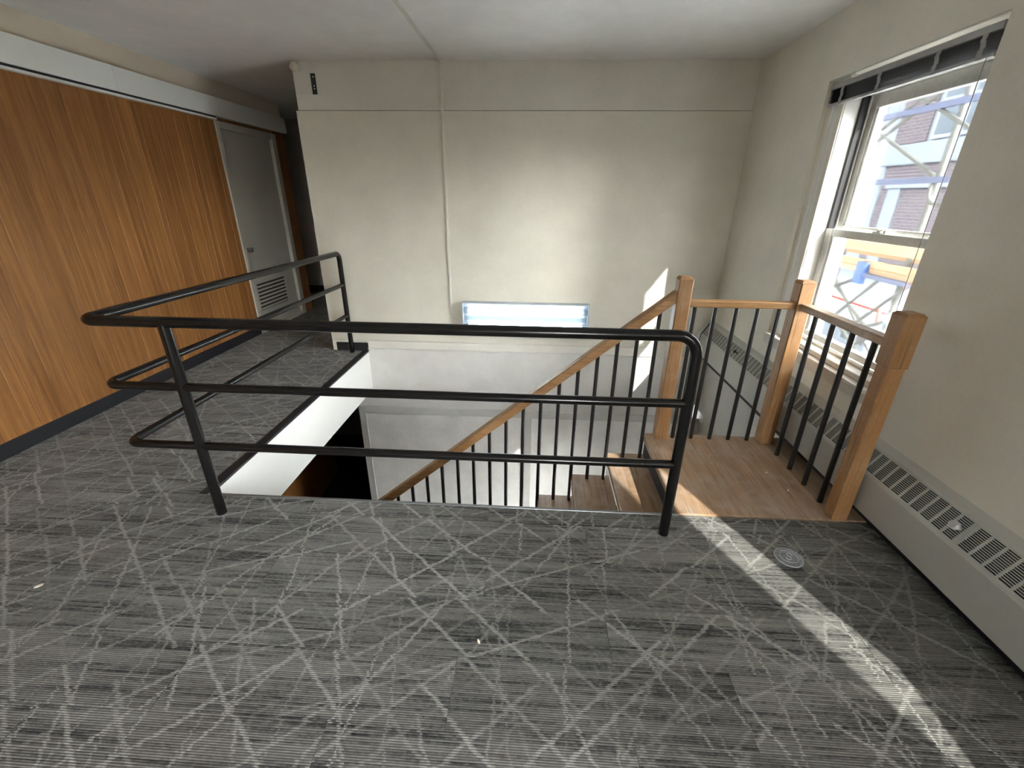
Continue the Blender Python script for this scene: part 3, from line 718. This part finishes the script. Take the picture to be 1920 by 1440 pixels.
scrap(-0.17, 1.095, 0.0005, 0.009, 'tiny white scrap on the carpet in front of the railing', 2.0)

# ================================================================= outside
def pole(name, parent, a, b_, r=0.022, mat='steel'): return mesh(name, lambda bm: tube(bm, [a, b_], r, 10), mat, parent, smooth=50)
sf = thing('scaffolding', 'steel tube scaffolding with timber boards outside the window', 'scaffold', (3.0, 4.2, -4.5))
for yy in (3.25, 3.87, 4.72, 6.4):
    pole('standard', sf, (3.04, yy, -4.5), (3.04, yy, 3.6), 0.024)
    pole('standard', sf, (4.1, yy, -4.5), (4.1, yy, 3.6), 0.024)
for z in (2.165, 1.65): mesh('ledger', lambda bm: box(bm, 2.985, 3.015, 3.2, 4.70, z-0.022, z+0.022), 'blue_bar', sf)
for a, b_ in (((4.60, 2.04), (3.87, 1.68)), ((4.62, 1.99), (3.60, 2.48)), ((4.61, 2.08), (4.0, 2.37)), ((4.40, 2.33), (3.40, 1.82)),
              ((4.49, 0.45), (4.06, 0.87)), ((4.18, 0.45), (3.60, 1.0)), ((4.64, 0.73), (3.9, 0.37)), ((4.70, 0.67), (4.39, 0.81)), ((4.25, 0.35), (3.60, 0.66)), ((4.40, 0.37), (3.8, 0.08))):
    pole('brace', sf, (3.0, *a), (3.0, *b_), 0.015)
pole('brace', sf, (4.1, 4.9, 0.2), (4.1, 3.6, 1.0), 0.018); pole('brace', sf, (4.1, 4.9, -0.6), (4.1, 3.7, 0.3), 0.018)
pole('brace', sf, (4.1, 6.3, -0.7), (4.1, 4.8, 0.4), 0.018); pole('brace', sf, (4.1, 6.3, 0.5), (4.1, 4.8, -0.6), 0.018)
mesh('hook', lambda bm: tube(bm, fillet([(3.0, 3.87, 1.66), (3.0, 3.85, 1.48), (3.0, 3.70, 1.48)], [0.09]), 0.013, 10), 'steel', sf, smooth=50)
boxes('toe_board', [(2.98, 3.02, 3.3, 4.68, 1.08, 1.16)], M['plank_out'], sf, 0.003)
boxes('deck_board', [(3.04, 3.26, 3.3, 4.68, 1.035, 1.07)], M['plank_out'], sf, 0.003)
boxes('side_board', [(2.98, 3.02, 3.3, 4.66, 0.945, 1.005)], M['plank_out'], sf, 0.003)
boxes('side_board', [(2.985, 3.015, 3.3, 4.66, 0.895, 0.943)], M['plank_out'], sf, 0.003)
boxes('bearer', [(2.935, 2.965, 3.4, 4.26, 0.865, 0.90)], 'blue_bar', sf)
pole('red_handle', sf, (3.2, 4.22, 0.58), (3.2, 4.185, 0.43), 0.018, 'red')
o = boxes('tape_wrap', [(2.925, 2.977, 4.20, 4.30, 0.80, 0.99)], 'blue_tape', sf, bev=0.008); o['label'] = 'blue tape wrapped round the bearer'

bd = thing('building', 'pale stone and brick building across the street', 'building', (9.2, 12.5, -4.5))
boxes('wall', [(9.06, 9.6, 4.0, 24, -4.5, 8.0)], 'stone', bd)
boxes('brick_panel', [(9.02, 9.08, 12.25, 13.25, 2.80, 4.6)], 'brick', bd)
boxes('brick_panel', [(9.02, 9.08, 9.4, 13.22, 2.02, 2.30)], 'brick', bd)
boxes('brick_panel', [(9.02, 9.08, 12.93, 13.19, -0.2, 2.02)], 'brick', bd)
boxes('brick_panel', [(9.02, 9.08, 11.15, 12.45, -0.2, 1.77)], 'brick', bd)
boxes('brick_panel', [(9.02, 9.08, 12.12, 12.32, -2.2, -0.6)], 'brick', bd)
boxes('brick_panel', [(9.02, 9.08, 9.2, 10.6, 2.80, 4.6)], 'brick', bd)
boxes('string_course', [(8.95, 9.06, 4.5, 23, 2.32, 2.78)], 'stone', bd, 0.03)
boxes('string_course', [(8.90, 9.06, 4.5, 23, -0.42, -0.22)], 'stone', bd, 0.03)
boxes('cornice', [(8.93, 9.06, 11.1, 12.95, 1.79, 1.98)], 'stone', bd, 0.02)
boxes('pilaster', [(8.98, 9.07, 12.50, 12.90, -0.2, 1.79)], 'stone', bd, 0.02)
boxes('pilaster', [(8.98, 9.07, 13.25, 13.75, -0.2, 4.6)], 'stone', bd, 0.02)
for (a, b_, z0, z1) in ((11.4, 12.0, 2.9, 4.3), (10.7, 11.25, 2.9, 4.3), (11.75, 12.05, -1.6, -0.42-0.05), (13.9, 14.6, 2.9, 4.3), (13.9, 14.6, 0.2, 1.7), (10.3, 10.95, 0.1, 1.7), (12.45, 12.95, -2.2, -0.6)):
    wn = boxes('window', [(8.99, 9.07, a-0.10, b_+0.10, z0-0.08, z1+0.08)], 'far_frame', bd, 0.01)
    zc = (z0+z1)/2
    boxes('pane', [(8.982, 8.992, a, b_, z0, zc-0.03)], 'pane_far', wn); boxes('pane', [(8.982, 8.992, a, b_, zc+0.03, z1)], 'pane_far', wn)
sh = thing('sidewalk_shed', 'white covered walkway with red edge below the scaffolding', 'shed', (6.5, 8.5, -4.5))
boxes('deck', [(6.0, 8.7, 5.0, 14, -0.46, -0.34)], 'stone', sh)
boxes('red_edge', [(5.96, 6.0, 5.0, 14, -0.30, -0.26)], 'red', sh)
boxes('parapet', [(5.97, 6.0, 5.0, 14, -0.75, -0.34)], 'far_frame', sh)
for yy in (5.5, 8.0, 10.5, 13.0): pole('leg', sh, (6.1, yy, -4.5), (6.1, yy, -0.46), 0.06, 'far_frame')
o = boxes('street_ground', [(2.0, 9.6, -25, 30, -4.7, -4.5)], 'asphalt'); tag(o, 'grey street surface far below the window', 'ground', kind='structure')
bpy.context.view_layer.update()
